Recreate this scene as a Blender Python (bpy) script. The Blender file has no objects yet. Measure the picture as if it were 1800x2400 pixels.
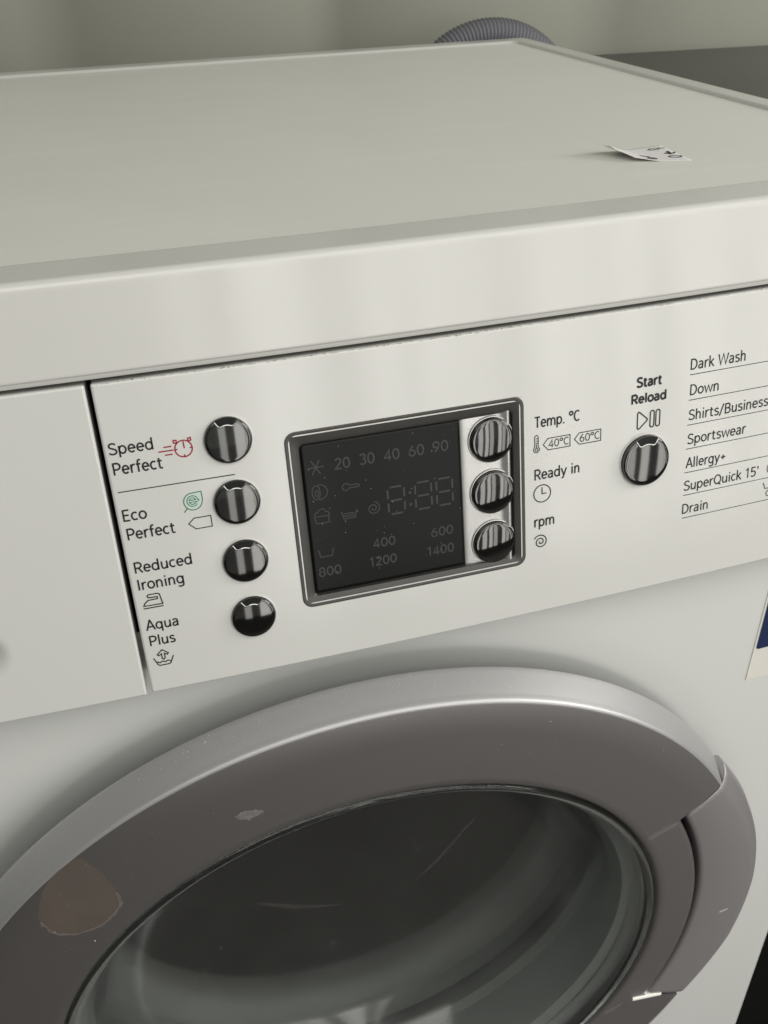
import bpy, bmesh, math, random
from mathutils import Vector, Matrix

random.seed(7)
sc = bpy.context.scene
R = math.radians

# ------------------------------------------------------------------ camera
YAW, PITCH, ROLL = 0.26317, -0.56364, -0.03459
d = Vector((math.sin(YAW)*math.cos(PITCH), math.cos(YAW)*math.cos(PITCH), math.sin(PITCH)))
r_ = d.cross(Vector((0, 0, 1))).normalized(); u_ = r_.cross(d)
r2 = math.cos(ROLL)*r_ + math.sin(ROLL)*u_
u2 = -math.sin(ROLL)*r_ + math.cos(ROLL)*u_
cam = bpy.data.cameras.new('camera'); camo = bpy.data.objects.new('camera', cam)
sc.collection.objects.link(camo)
m = Matrix((r2, u2, -d)).transposed().to_4x4(); m.translation = (-0.09472, -0.34577, 0.10340)
camo.matrix_world = m
cam.sensor_fit = 'VERTICAL'; cam.sensor_height = 24; cam.lens = 24*2230.9/2400
cam.clip_start = 0.01; cam.clip_end = 60
cam.dof.use_dof = True; cam.dof.focus_distance = 0.37; cam.dof.aperture_fstop = 26
sc.camera = camo

# ------------------------------------------------------------------ world and lamps (a room with blinds over its windows)
w = bpy.data.worlds.new('World'); sc.world = w; w.use_nodes = True
bg = w.node_tree.nodes['Background']
bg.inputs[0].default_value = (0.98, 1.0, 0.92, 1); bg.inputs[1].default_value = 0.15
WARM = (1.0, 0.983, 0.938)

def area(name, loc, target, sx, sy, radiance, col=WARM):
    l = bpy.data.lights.new(name, 'AREA'); l.shape = 'RECTANGLE'; l.size = sx; l.size_y = sy
    l.color = col; l.energy = radiance*math.pi*sx*sy
    o = bpy.data.objects.new(name, l); sc.collection.objects.link(o)
    o.location = loc
    o.rotation_euler = (Vector(target)-Vector(loc)).to_track_quat('-Z', 'Y').to_euler()
    return o
# daylight through the gaps of vertical blinds, in front of the machine and to its right
for i in range(15):
    x = -0.03+0.135*i+0.03*math.sin(i*2.3)
    area('blind_gap', (x, -1.55, 0.16), (x, 0, 0.16), 0.062+0.03*math.sin(i*1.7)**2, 1.70, 1.75+1.2*abs(math.sin(i*1.3)))
# the blinds themselves glow faintly with the daylight behind them
area('blind_cloth', (0.82, -1.60, 0.16), (0.82, 0, 0.16), 2.2, 1.70, 0.15)
# bright side window
area('side_window', (1.8, -0.55, 0.60), (0.1, 0.05, 0), 0.85, 0.75, 8.5)
# pale ceiling the daylight bounces off
area('ceiling_bounce', (0.05, -1.05, 1.10), (0.0, 0.0, -0.1), 2.7, 0.8, 2.0)

sc.render.engine = 'CYCLES'
sc.cycles.use_denoising = True
sc.cycles.max_bounces = 12; sc.cycles.transmission_bounces = 10; sc.cycles.transparent_max_bounces = 12
sc.view_settings.view_transform = 'Standard'; sc.view_settings.look = 'None'
sc.view_settings.gamma = 1; sc.view_settings.exposure = 0.0

# ------------------------------------------------------------------ materials
def mat(name, col, rough=0.4, metal=0.0, coat=0.0, var=0.0, vscale=30, bump=0.0, bscale=400, spec=0.5, rvar=0.0, **kw):
    M = bpy.data.materials.new(name); M.use_nodes = True
    nt = M.node_tree; b = nt.nodes['Principled BSDF']
    b.inputs['Base Color'].default_value = (*col, 1); b.inputs['Roughness'].default_value = rough
    b.inputs['Metallic'].default_value = metal; b.inputs['Coat Weight'].default_value = coat
    b.inputs['Coat Roughness'].default_value = 0.12
    b.inputs['Specular IOR Level'].default_value = spec
    for k, v in kw.items(): b.inputs[k.replace('_', ' ')].default_value = v
    tc = nt.nodes.new('ShaderNodeNewGeometry')
    def noise(scale, det=4):
        n = nt.nodes.new('ShaderNodeTexNoise'); n.inputs['Scale'].default_value = scale; n.inputs['Detail'].default_value = det
        nt.links.new(tc.outputs['Position'], n.inputs['Vector']); return n
    if var:
        n = noise(vscale); mx = nt.nodes.new('ShaderNodeMix'); mx.data_type = 'RGBA'
        mx.inputs['A'].default_value = (*[c*(1-var) for c in col], 1); mx.inputs['B'].default_value = (*[min(1, c*(1+var)) for c in col], 1)
        nt.links.new(n.outputs['Fac'], mx.inputs['Factor']); nt.links.new(mx.outputs['Result'], b.inputs['Base Color'])
    if rvar:
        n = noise(vscale*1.7, 6); mr = nt.nodes.new('ShaderNodeMapRange')
        mr.inputs['From Min'].default_value = 0.3; mr.inputs['From Max'].default_value = 0.7
        mr.inputs['To Min'].default_value = max(0, rough-rvar); mr.inputs['To Max'].default_value = rough+rvar
        nt.links.new(n.outputs['Fac'], mr.inputs['Value']); nt.links.new(mr.outputs['Result'], b.inputs['Roughness'])
    if bump:
        n = noise(bscale, 2); bp = nt.nodes.new('ShaderNodeBump'); bp.inputs['Strength'].default_value = bump; bp.inputs['Distance'].default_value = 0.0005
        nt.links.new(n.outputs['Fac'], bp.inputs['Height']); nt.links.new(bp.outputs['Normal'], b.inputs['Normal'])
    return M
WHITE = mat('white_plastic', (0.685, 0.682, 0.653), 0.14, var=0.02, vscale=14, bump=0.10, bscale=55, rvar=0.03, spec=0.65)
LIDF = mat('lid_plastic', (0.675, 0.671, 0.640), 0.14, var=0.02, vscale=14, bump=0.10, bscale=55, rvar=0.03, spec=0.65)
LIDW = mat('lid_laminate', (0.81, 0.808, 0.748), 0.50, var=0.035, vscale=9, bump=0.10, bscale=1800, rvar=0.06)
nt = LIDW.node_tree; b_ = nt.nodes['Principled BSDF']   # wipe marks drawn along the lid
g_ = nt.nodes.new('ShaderNodeNewGeometry'); vm = nt.nodes.new('ShaderNodeVectorMath'); vm.operation = 'MULTIPLY'; vm.inputs[1].default_value = (9, 60, 30)
n_ = nt.nodes.new('ShaderNodeTexNoise'); n_.inputs['Scale'].default_value = 1; n_.inputs['Detail'].default_value = 7; n_.inputs['Distortion'].default_value = 0.6
m_ = nt.nodes.new('ShaderNodeMapRange'); m_.inputs['From Min'].default_value = 0.56; m_.inputs['From Max'].default_value = 0.74; m_.inputs['To Max'].default_value = 0.55
x_ = nt.nodes.new('ShaderNodeMix'); x_.data_type = 'RGBA'; x_.inputs['B'].default_value = (0.87, 0.87, 0.84, 1)
nt.links.new(g_.outputs['Position'], vm.inputs[0]); nt.links.new(vm.outputs[0], n_.inputs['Vector']); nt.links.new(n_.outputs['Fac'], m_.inputs['Value'])
nt.links.new(b_.inputs['Base Color'].links[0].from_socket, x_.inputs['A']); nt.links.new(m_.outputs['Result'], x_.inputs['Factor']); nt.links.new(x_.outputs['Result'], b_.inputs['Base Color'])
SHELLW = mat('white_enamel', (0.72, 0.727, 0.708), 0.30, var=0.02, vscale=8, bump=0.03, bscale=900)
SILVER = mat('silver_paint', (0.405, 0.39, 0.395), 0.41, metal=1.0, var=0.03, vscale=2500, bump=0.10, bscale=5000)
RIMS = mat('matte_silver', (0.53, 0.525, 0.525), 0.44, metal=0.65, var=0.03, vscale=2500, bump=0.12, bscale=5000)
GRIPS = mat('handle_silver', (0.47, 0.45, 0.46), 0.46, metal=0.8, var=0.03, vscale=2500, bump=0.10, bscale=5000)
CHROME = mat('black_chrome', (0.115, 0.115, 0.112), 0.05, metal=1.0)
CHROMEB = mat('bright_chrome', (0.5, 0.5, 0.49), 0.22, metal=1.0)
BEZEL = mat('smoked_plastic', (0.062, 0.060, 0.055), 0.36, var=0.2, vscale=90)
SCREEN = mat('screen_black', (0.009, 0.010, 0.009), 0.22, spec=0.16)
GHOST = mat('screen_ghost', (0.072, 0.077, 0.072), 0.5, spec=0.1)
PLATE = mat('silver_plate', (0.62, 0.615, 0.60), 0.34, metal=0.7, bump=0.05, bscale=2500)
INK = mat('black_ink', (0.012, 0.012, 0.013), 0.5)
REDINK = mat('red_ink', (0.33, 0.012, 0.03), 0.5)
GREENINK = mat('green_ink', (0.02, 0.20, 0.11), 0.5)
PALEGREEN = mat('pale_green_ink', (0.62, 0.72, 0.65), 0.5)
DARK = mat('dark_plastic', (0.018, 0.018, 0.017), 0.6)
SEAL = mat('seal_grey', (0.42, 0.43, 0.42), 0.5)
RUBBER = mat('grey_rubber', (0.30, 0.305, 0.295), 0.55, var=0.15)
STEEL = mat('drum_steel', (0.32, 0.315, 0.31), 0.35, metal=1.0)
HOSE = mat('hose_grey', (0.21, 0.213, 0.235), 0.5)
WALLM = mat('olive_wall', (0.325, 0.33, 0.275), 0.45, var=0.06, vscale=5, bump=0.05, bscale=300)
FLOORM = mat('dark_floor', (0.13, 0.122, 0.115), 0.45, var=0.2, vscale=12)
CABF = mat('black_front', (0.005, 0.005, 0.005), 0.7, spec=0.1)
CAB = mat('anthracite_board', (0.075, 0.076, 0.068), 0.4, var=0.12, vscale=25)
PAPER = mat('label_paper', (0.88, 0.86, 0.86), 0.5)
BLUE = mat('navy_print', (0.008, 0.022, 0.085), 0.3)
CLEAR = mat('sticker_film', (0.80, 0.775, 0.71), 0.25)
DUSTM = mat('dust_white', (0.86, 0.85, 0.80), 0.8)
GRIMEM = mat('grime_brown', (0.22, 0.165, 0.115), 0.9)
GLASS = mat('door_glass', (0.84, 0.86, 0.845), 0.10, Transmission_Weight=1.0, IOR=1.47)

nt = GLASS.node_tree                                 # limescale haze on the glass
dfs = nt.nodes.new('ShaderNodeBsdfDiffuse'); dfs.inputs['Color'].default_value = (0.64, 0.655, 0.63, 1)
ms = nt.nodes.new('ShaderNodeMixShader'); gn = nt.nodes.new('ShaderNodeNewGeometry')
nz = nt.nodes.new('ShaderNodeTexNoise'); nz.inputs['Scale'].default_value = 14; nz.inputs['Detail'].default_value = 5; nz.inputs['Distortion'].default_value = 1.5
mr = nt.nodes.new('ShaderNodeMapRange'); mr.inputs['From Min'].default_value = 0.3; mr.inputs['From Max'].default_value = 0.75; mr.inputs['To Min'].default_value = 0.009; mr.inputs['To Max'].default_value = 0.022
nt.links.new(gn.outputs['Position'], nz.inputs['Vector']); nt.links.new(nz.outputs['Fac'], mr.inputs['Value']); nt.links.new(mr.outputs['Result'], ms.inputs['Fac'])
nt.links.new(nt.nodes['Principled BSDF'].outputs[0], ms.inputs[1]); nt.links.new(dfs.outputs[0], ms.inputs[2])
nt.links.new(ms.outputs[0], nt.nodes['Material Output'].inputs['Surface'])

def film(name, col, alpha, nscale):
    M = mat(name, col, 0.5); nt = M.node_tree; b = nt.nodes['Principled BSDF']
    g = nt.nodes.new('ShaderNodeNewGeometry'); n = nt.nodes.new('ShaderNodeTexNoise'); n.inputs['Scale'].default_value = nscale; n.inputs['Detail'].default_value = 6
    mr = nt.nodes.new('ShaderNodeMapRange'); mr.inputs['From Min'].default_value = 0.3; mr.inputs['From Max'].default_value = 0.65
    mr.inputs['To Min'].default_value = alpha*0.55; mr.inputs['To Max'].default_value = alpha
    nt.links.new(g.outputs['Position'], n.inputs['Vector']); nt.links.new(n.outputs['Fac'], mr.inputs['Value']); nt.links.new(mr.outputs['Result'], b.inputs['Alpha'])
    return M
STAIN = film('glue_residue', (0.24, 0.185, 0.14), 0.36, 45)
STAINEDGE = film('glue_residue_edge', (0.34, 0.30, 0.26), 0.34, 700)
SMUDGE = film('grey_smudge', (0.34, 0.33, 0.32), 0.6, 300)
STREAK = film('pale_streak', (0.75, 0.75, 0.72), 0.6, 300)

# ------------------------------------------------------------------ helpers
def obj(name, verts, faces, material, parent=None, smooth=32, kind=None):
    me = bpy.data.meshes.new(name); me.from_pydata([tuple(v) for v in verts], [], faces); me.validate(); me.update()
    if smooth:
        me.polygons.foreach_set('use_smooth', [True]*len(me.polygons)); me.set_sharp_from_angle(angle=R(smooth))
    me.materials.append(material)
    o = bpy.data.objects.new(name, me); sc.collection.objects.link(o)
    if parent: o.parent = parent
    if kind: o['kind'] = kind
    return o
def fixn(o):
    bm = bmesh.new(); bm.from_mesh(o.data); bmesh.ops.recalc_face_normals(bm, faces=bm.faces); bm.to_mesh(o.data); bm.free()
    return o
def tag(o, label, cat, group=None):
    o['label'] = label; o['category'] = cat
    if group: o['group'] = group
    return o
def loft(loops, closed=True, cap0=False, cap1=False):
    n = len(loops[0]); V = [p for l in loops for p in l]; Fc = []
    for a in range(len(loops)-1):
        for i in range(n if closed else n-1):
            j = (i+1) % n
            Fc.append((a*n+i, a*n+j, (a+1)*n+j, (a+1)*n+i))
    if cap0: Fc.append(tuple(range(n-1, -1, -1)))
    if cap1: Fc.append(tuple((len(loops)-1)*n+i for i in range(n)))
    return V, Fc

# ---- fascia surface: bowed outwards in plan, leaning back at the top
K, TI, XC = 0.008967, 0.15817, -0.0162
def fy(x, z): return -K*(1-((x-XC)/0.3)**2)+TI*z
def S(x, z, off=0.0):
    nx, ny, nz = 2*K*(x-XC)/0.09, -1.0, TI
    l = math.sqrt(nx*nx+ny*ny+nz*nz)
    return (x+off*nx/l, fy(x, z)+off*ny/l, z+off*nz/l)
def SR(x, z, off):                                   # a recessed face, seen obliquely from above
    return S(x+0.3*max(0, -off), z-0.6*max(0, -off), off)
def rr(x0, x1, z0, z1, r, n=6, nx=36, nz=10):
    P = []
    def arc(cx, cz, a0):
        for i in range(n+1):
            a = R(a0+90*i/n); P.append((cx+r*math.cos(a), cz+r*math.sin(a)))
    arc(x1-r, z1-r, 0)
    for i in range(1, nx): P.append((x1-r+(x0-x1+2*r)*i/nx, z1))
    arc(x0+r, z1-r, 90)
    for i in range(1, nz): P.append((x0, z1-r+(z0-z1+2*r)*i/nz))
    arc(x0+r, z0+r, 180)
    for i in range(1, nx): P.append((x0+r+(x1-x0-2*r)*i/nx, z0))
    arc(x1-r, z0+r, 270)
    for i in range(1, nz): P.append((x1, z0+r+(z1-z0-2*r)*i/nz))
    return P

# ------------------------------------------------------------------ setting
ROTW = R(-6.1)
def rotw(x, y): return (0.426+(x-0.426)*math.cos(ROTW)-(y-0.644)*math.sin(ROTW), 0.644+(x-0.426)*math.sin(ROTW)+(y-0.644)*math.cos(ROTW))
def box_v(x0, x1, y0, y1, z0, z1, f=None):
    V = [(x, y, z) for z in (z0, z1) for x, y in ((x0, y0), (x1, y0), (x1, y1), (x0, y1))]
    if f: V = [(*f(v[0], v[1]), v[2]) for v in V]
    return V, [(0, 3, 2, 1), (4, 5, 6, 7), (0, 1, 5, 4), (1, 2, 6, 5), (2, 3, 7, 6), (3, 0, 4, 7)]
def bevel(o, width, seg=2):
    bm = bmesh.new(); bm.from_mesh(o.data); bmesh.ops.bevel(bm, geom=list(bm.edges), offset=width, segments=seg, affect='EDGES', profile=0.6)
    bm.to_mesh(o.data); bm.free()
    o.data.polygons.foreach_set('use_smooth', [True]*len(o.data.polygons)); o.data.set_sharp_from_angle(angle=R(30))
    return o
FZ = -0.848
o = obj('floor', [(-4, -4, FZ), (4, -4, FZ), (4, 1.5, FZ), (-4, 1.5, FZ)], [(0, 1, 2, 3)], FLOORM, smooth=0, kind='structure')
prof = [(-2.2, 0.0)]
for k in range(-7, 7):                                 # shallow vertical ribs pressed into the sheet
    x0 = 0.124+0.285*k; w_ = 0.038+0.018*(k % 2)
    prof += [(x0-0.010, 0.0), (x0, 0.0045), (x0+w_, 0.0045), (x0+w_+0.010, 0.0)]
prof += [(2.4, 0.0), (2.4, 0.1), (-2.2, 0.1)]
V, Fc = loft([[(*rotw(x, 0.700+y), z) for x, y in prof] for z in (FZ, 1.0)], cap0=True, cap1=True)
o = fixn(obj('wall', V, Fc, WALLM, smooth=50, kind='structure'))

# ------------------------------------------------------------------ washing machine
WM = bpy.data.objects.new('washing_machine', None); sc.collection.objects.link(WM); WM.location = (0, 0.28, FZ)
tag(WM, 'white front loading washing machine with round silver door and dark display', 'washing machine')
MI = Matrix.Translation((0, -0.28, -FZ))
def part(name, V, Fc, material, parent=None, smooth=32, kind=None):
    o = obj(name, V, Fc, material, None, smooth, kind)
    o.parent = parent or WM
    o.matrix_parent_inverse = MI if (parent is None or parent is WM) else Matrix()
    return o

# lid: frame with a rolled front edge around a sunken board
def outline(ef, es, eb, z, lo=0.0):
    P = []; rc = 0.007
    x1 = 0.300-es; yb = 0.562-eb; N = 48
    ff = lambda x: fy(x, min(0, z))+ef-0.0012
    for i in range(N+1):
        x = -x1+rc+(2*x1-2*rc)*i/N; P.append((x, ff(x), z-lo))
    yf = ff(x1-rc)
    for i in range(1, 6):
        a = R(-90+15*i); P.append((x1-rc+rc*math.cos(a), yf+rc+rc*math.sin(a), z))
    P.append((x1, yf+rc, z)); P.append((x1, 0.30, z))
    for i in range(0, 7):
        a = R(15*i); P.append((x1-rc+rc*math.cos(a), yb-rc+rc*math.sin(a), z))
    for i in range(0, 7):
        a = R(90+15*i); P.append((-x1+rc+rc*math.cos(a), yb-rc+rc*math.sin(a), z))
    P.append((-x1, 0.30, z)); P.append((-x1, yf+rc, z))
    for i in range(1, 6):
        a = R(180+15*i); P.append((-x1+rc+rc*math.cos(a), yf+rc+rc*math.sin(a), z))
    return P
e = lambda v, z: outline(v, v, v, z)
loops = [e(0.03, -0.0359), e(0.0014, -0.0359), e(0.0010, -0.0354), e(0.0007, -0.0340), e(0.0002, -0.0337), e(0, -0.0333),
         e(0, -0.0325), e(0, -0.0200), e(0, -0.0036), e(0, -0.0030), e(0.00015, -0.0022), e(0.0005, -0.0013), e(0.0011, -0.0006), e(0.0019, -0.00012), e(0.0027, 0.0), e(0.0031, 0.0),
         outline(0.0221, 0.0146, 0.0196, 0.0), outline(0.0225, 0.0150, 0.0200, 0.0), outline(0.0229, 0.0156, 0.0206, -0.0002), outline(0.0234, 0.0166, 0.0218, -0.0010), outline(0.0238, 0.0176, 0.0230, -0.0021)]
V, Fc = loft(loops)
lid = part('lid', V, Fc, LIDF, smooth=40)
V = outline(0.0235, 0.0165, 0.0218, -0.0019)
part('lid_board', V, [tuple(range(len(V)))], LIDW, lid, smooth=0)

# cabinet: bowed front plate dished round the door, rounded front corners, sides and back
DC = Vector((-0.025, -0.043, -0.424)); DT = -0.03
def shell_y(x, z): return -0.009*(1-(x/0.3)**2)-0.03*(z+0.43)
def dish(rho):
    pts = [(0.0, 0.030), (0.185, 0.024), (0.200, 0.0090), (0.218, 0.0042), (0.2280, 0.0022), (0.2312, 0.0015), (0.2326, 0.0012), (0.2345, 0.00095), (0.243, 0.0005), (0.254, 0.0), (9, 0)]
    for (a, b), (c, e_) in zip(pts, pts[1:]):
        if rho <= c: return b+(e_-b)*(rho-a)/(c-a)
rhos = [0.17, 0.185, 0.195, 0.202, 0.208, 0.214, 0.220, 0.2245, 0.2285, 0.2300, 0.2312, 0.2319, 0.2326, 0.2335, 0.2345, 0.2365, 0.243, 0.2485, 0.254]
X0, X1, Z0, Z1 = -0.285, 0.285, -0.835, -0.150
cx, cz = DC.x, DC.z
angs = [2*math.pi*i/240 for i in range(240)]+[math.atan2(z-cz, x-cx) % (2*math.pi) for x in (X0, X1) for z in (Z0, Z1)]
angs.sort()
loops = [[] for _ in range(len(rhos)+5)]
for a in angs:
    c, s = math.cos(a), math.sin(a)
    t = min(((X1-cx)/c if c > 1e-9 else (X0-cx)/c if c < -1e-9 else 9), ((Z1-cz)/s if s > 1e-9 else (Z0-cz)/s if s < -1e-9 else 9))
    for i, q in enumerate(rhos):
        q = min(q, t-0.001); x, z = cx+q*c, cz+q*s; loops[i].append((x, shell_y(x, z)+dish(q), z))
    for j in range(5):
        q0 = min(rhos[-1], t-0.001); q = q0+(t-q0)*(j+1)/5; x, z = cx+q*c, cz+q*s
        loops[len(rhos)+j].append((x, shell_y(x, z)+dish(q), z))
V, Fc = loft(loops)
cabinet = part('cabinet', V, Fc, SHELLW, smooth=35)
def section(z):
    P = []; rc = 0.015
    for s in (1, -1):
        seg = []; y0 = shell_y(0.285, z)
        for i in range(9):
            a = R(-90+90*i/8); seg.append((s*(0.285+rc*math.cos(a)), y0+rc+rc*math.sin(a), z))
        seg.append((s*0.300, 0.545, z)); seg.append((s*0.285, 0.555, z))
        P += seg if s == 1 else seg[::-1]
    return P
zs = [-0.835, -0.7, -0.55, -0.4, -0.25, -0.150]
V, Fc = loft([section(z) for z in zs], closed=False)
part('side_panel', V, Fc, SHELLW, cabinet, smooth=35)
def section2(z): return [(-0.297, 0.555, z), (-0.297, 0.02, z), (0.297, 0.02, z), (0.297, 0.555, z)]
V, Fc = loft([section2(-0.160), section2(-0.0362)], closed=True)
part('panel_carrier', V, Fc, DARK, cabinet, smooth=0)
V, Fc = box_v(-0.287, 0.287, 0.02, 0.55, -0.838, -0.830)
part('base_plate', V, Fc, DARK, cabinet, smooth=0)
for sx in (-1, 1):
    for yy in (0.06, 0.50):
        ring = [[(sx*0.25+q*math.cos(R(30*i)), yy+q*math.sin(R(30*i)), z) for i in range(12)] for q, z in ((0.012, -0.830), (0.012, -0.842), (0.02, -0.842), (0.02, FZ))]
        V, Fc = loft(ring, cap0=True, cap1=True); part('foot', V, Fc, DARK, smooth=30)

# fascia plates ------------------------------------------------------
def fascia(name, x0, x1, z0, z1, hole=None, dimple=None, nx=70, nz=30, parent=None):
    ins = 0.0010
    xs = [x0+ins+(x1-x0-2*ins)*i/nx for i in range(nx+1)]; zs = [z0+ins+(z1-z0-2*ins)*i/nz for i in range(nz+1)]
    if hole:
        xs = sorted(set([v for v in xs if not any(abs(v-h) < 0.002 for h in hole[:2])]+list(hole[:2])))
        zs = sorted(set([v for v in zs if not any(abs(v-h) < 0.002 for h in hole[2:])]+list(hole[2:])))
    V, Fc = [], []
    for z in zs:
        for x in xs: V.append(S(x, z, dimple(x, z) if dimple else 0))
    n = len(xs)
    for j in range(len(zs)-1):
        for i in range(n-1):
            mx, mz = (xs[i]+xs[i+1])/2, (zs[j]+zs[j+1])/2
            if hole and hole[0] < mx < hole[1] and hole[2] < mz < hole[3]: continue
            Fc.append((j*n+i, j*n+i+1, (j+1)*n+i+1, (j+1)*n+i))
    b = len(V)
    L = [[S(x, z, off) for x, z in rr(x0+q, x1-q, z0+q, z1-q, 0.0006+0.0004*(q == 0), nx=nx)] for q, off in ((ins, 0), (0.0006, -0.00008), (0.00025, -0.0004), (0.00005, -0.0009), (0, -0.0016), (0, -0.016))]
    v2, f2 = loft(L); V += v2; Fc += [tuple(b+i for i in f) for f in f2]
    return fixn(part(name, V, Fc, WHITE, parent, smooth=38))
XG = -0.11422
ZT, ZB = -0.0377, -0.16853
DX0, DX1, DZ0, DZ1 = -0.0462, 0.0542, -0.1429, -0.0664
panel = fascia('control_panel', XG+0.0010, 0.298, ZB, ZT, hole=(DX0+0.002, DX1-0.002, DZ0+0.002, DZ1-0.002), nx=110)
def dimp(x, z):
    q = math.hypot((x+0.181)/0.0180, (z+0.1385)/0.0125)
    if q >= 1: return 0
    t = min(1, (1-q)/0.55); return -0.0055*t*t*(3-2*t)
drawer = fascia('detergent_drawer', -0.298, XG-0.0010, ZB-0.0006, ZT, dimple=dimp, nx=110, nz=60)
drawer['label'] = 'plain white detergent drawer front'

# printing -----------------------------------------------------------
# a plain sans alphabet drawn as pen strokes: cap height 1
def cr(P, n=5):                                      # smooth curve through the points
    out = []
    for i in range(len(P)-1):
        p0, p1, p2, p3 = (Vector(P[max(0, min(len(P)-1, i+k-1))]) for k in range(4))
        for t in (q/n for q in range(n)):
            c = 0.5*((2*p1)+(p2-p0)*t+(2*p0-5*p1+4*p2-p3)*t*t+(3*p1-p0-3*p2+p3)*t**3); out.append((c.x, c.y))
    return out+[tuple(P[-1])]
def ea(cx, cy, rx, ry, a0, a1, n=18):
    P = [(cx+rx*math.cos(R(a0+(a1-a0)*i/n)), cy+ry*math.sin(R(a0+(a1-a0)*i/n))) for i in range(n+1)]
    if abs(a1-a0) == 360: P[-1] = P[0]
    return P
bowl = ea(0.27, 0.36, 0.215, 0.31, 0, 360)
def arch(x, w=0.36): return cr([(x, 0.42), (x+w*0.18, 0.59), (x+w*0.55, 0.67), (x+w*0.9, 0.58), (x+w, 0.42), (x+w, 0.2), (x+w, 0.0)])
def eight(cx, cy, rx, ry): return ea(cx, cy, rx, ry, 0, 360)
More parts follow.
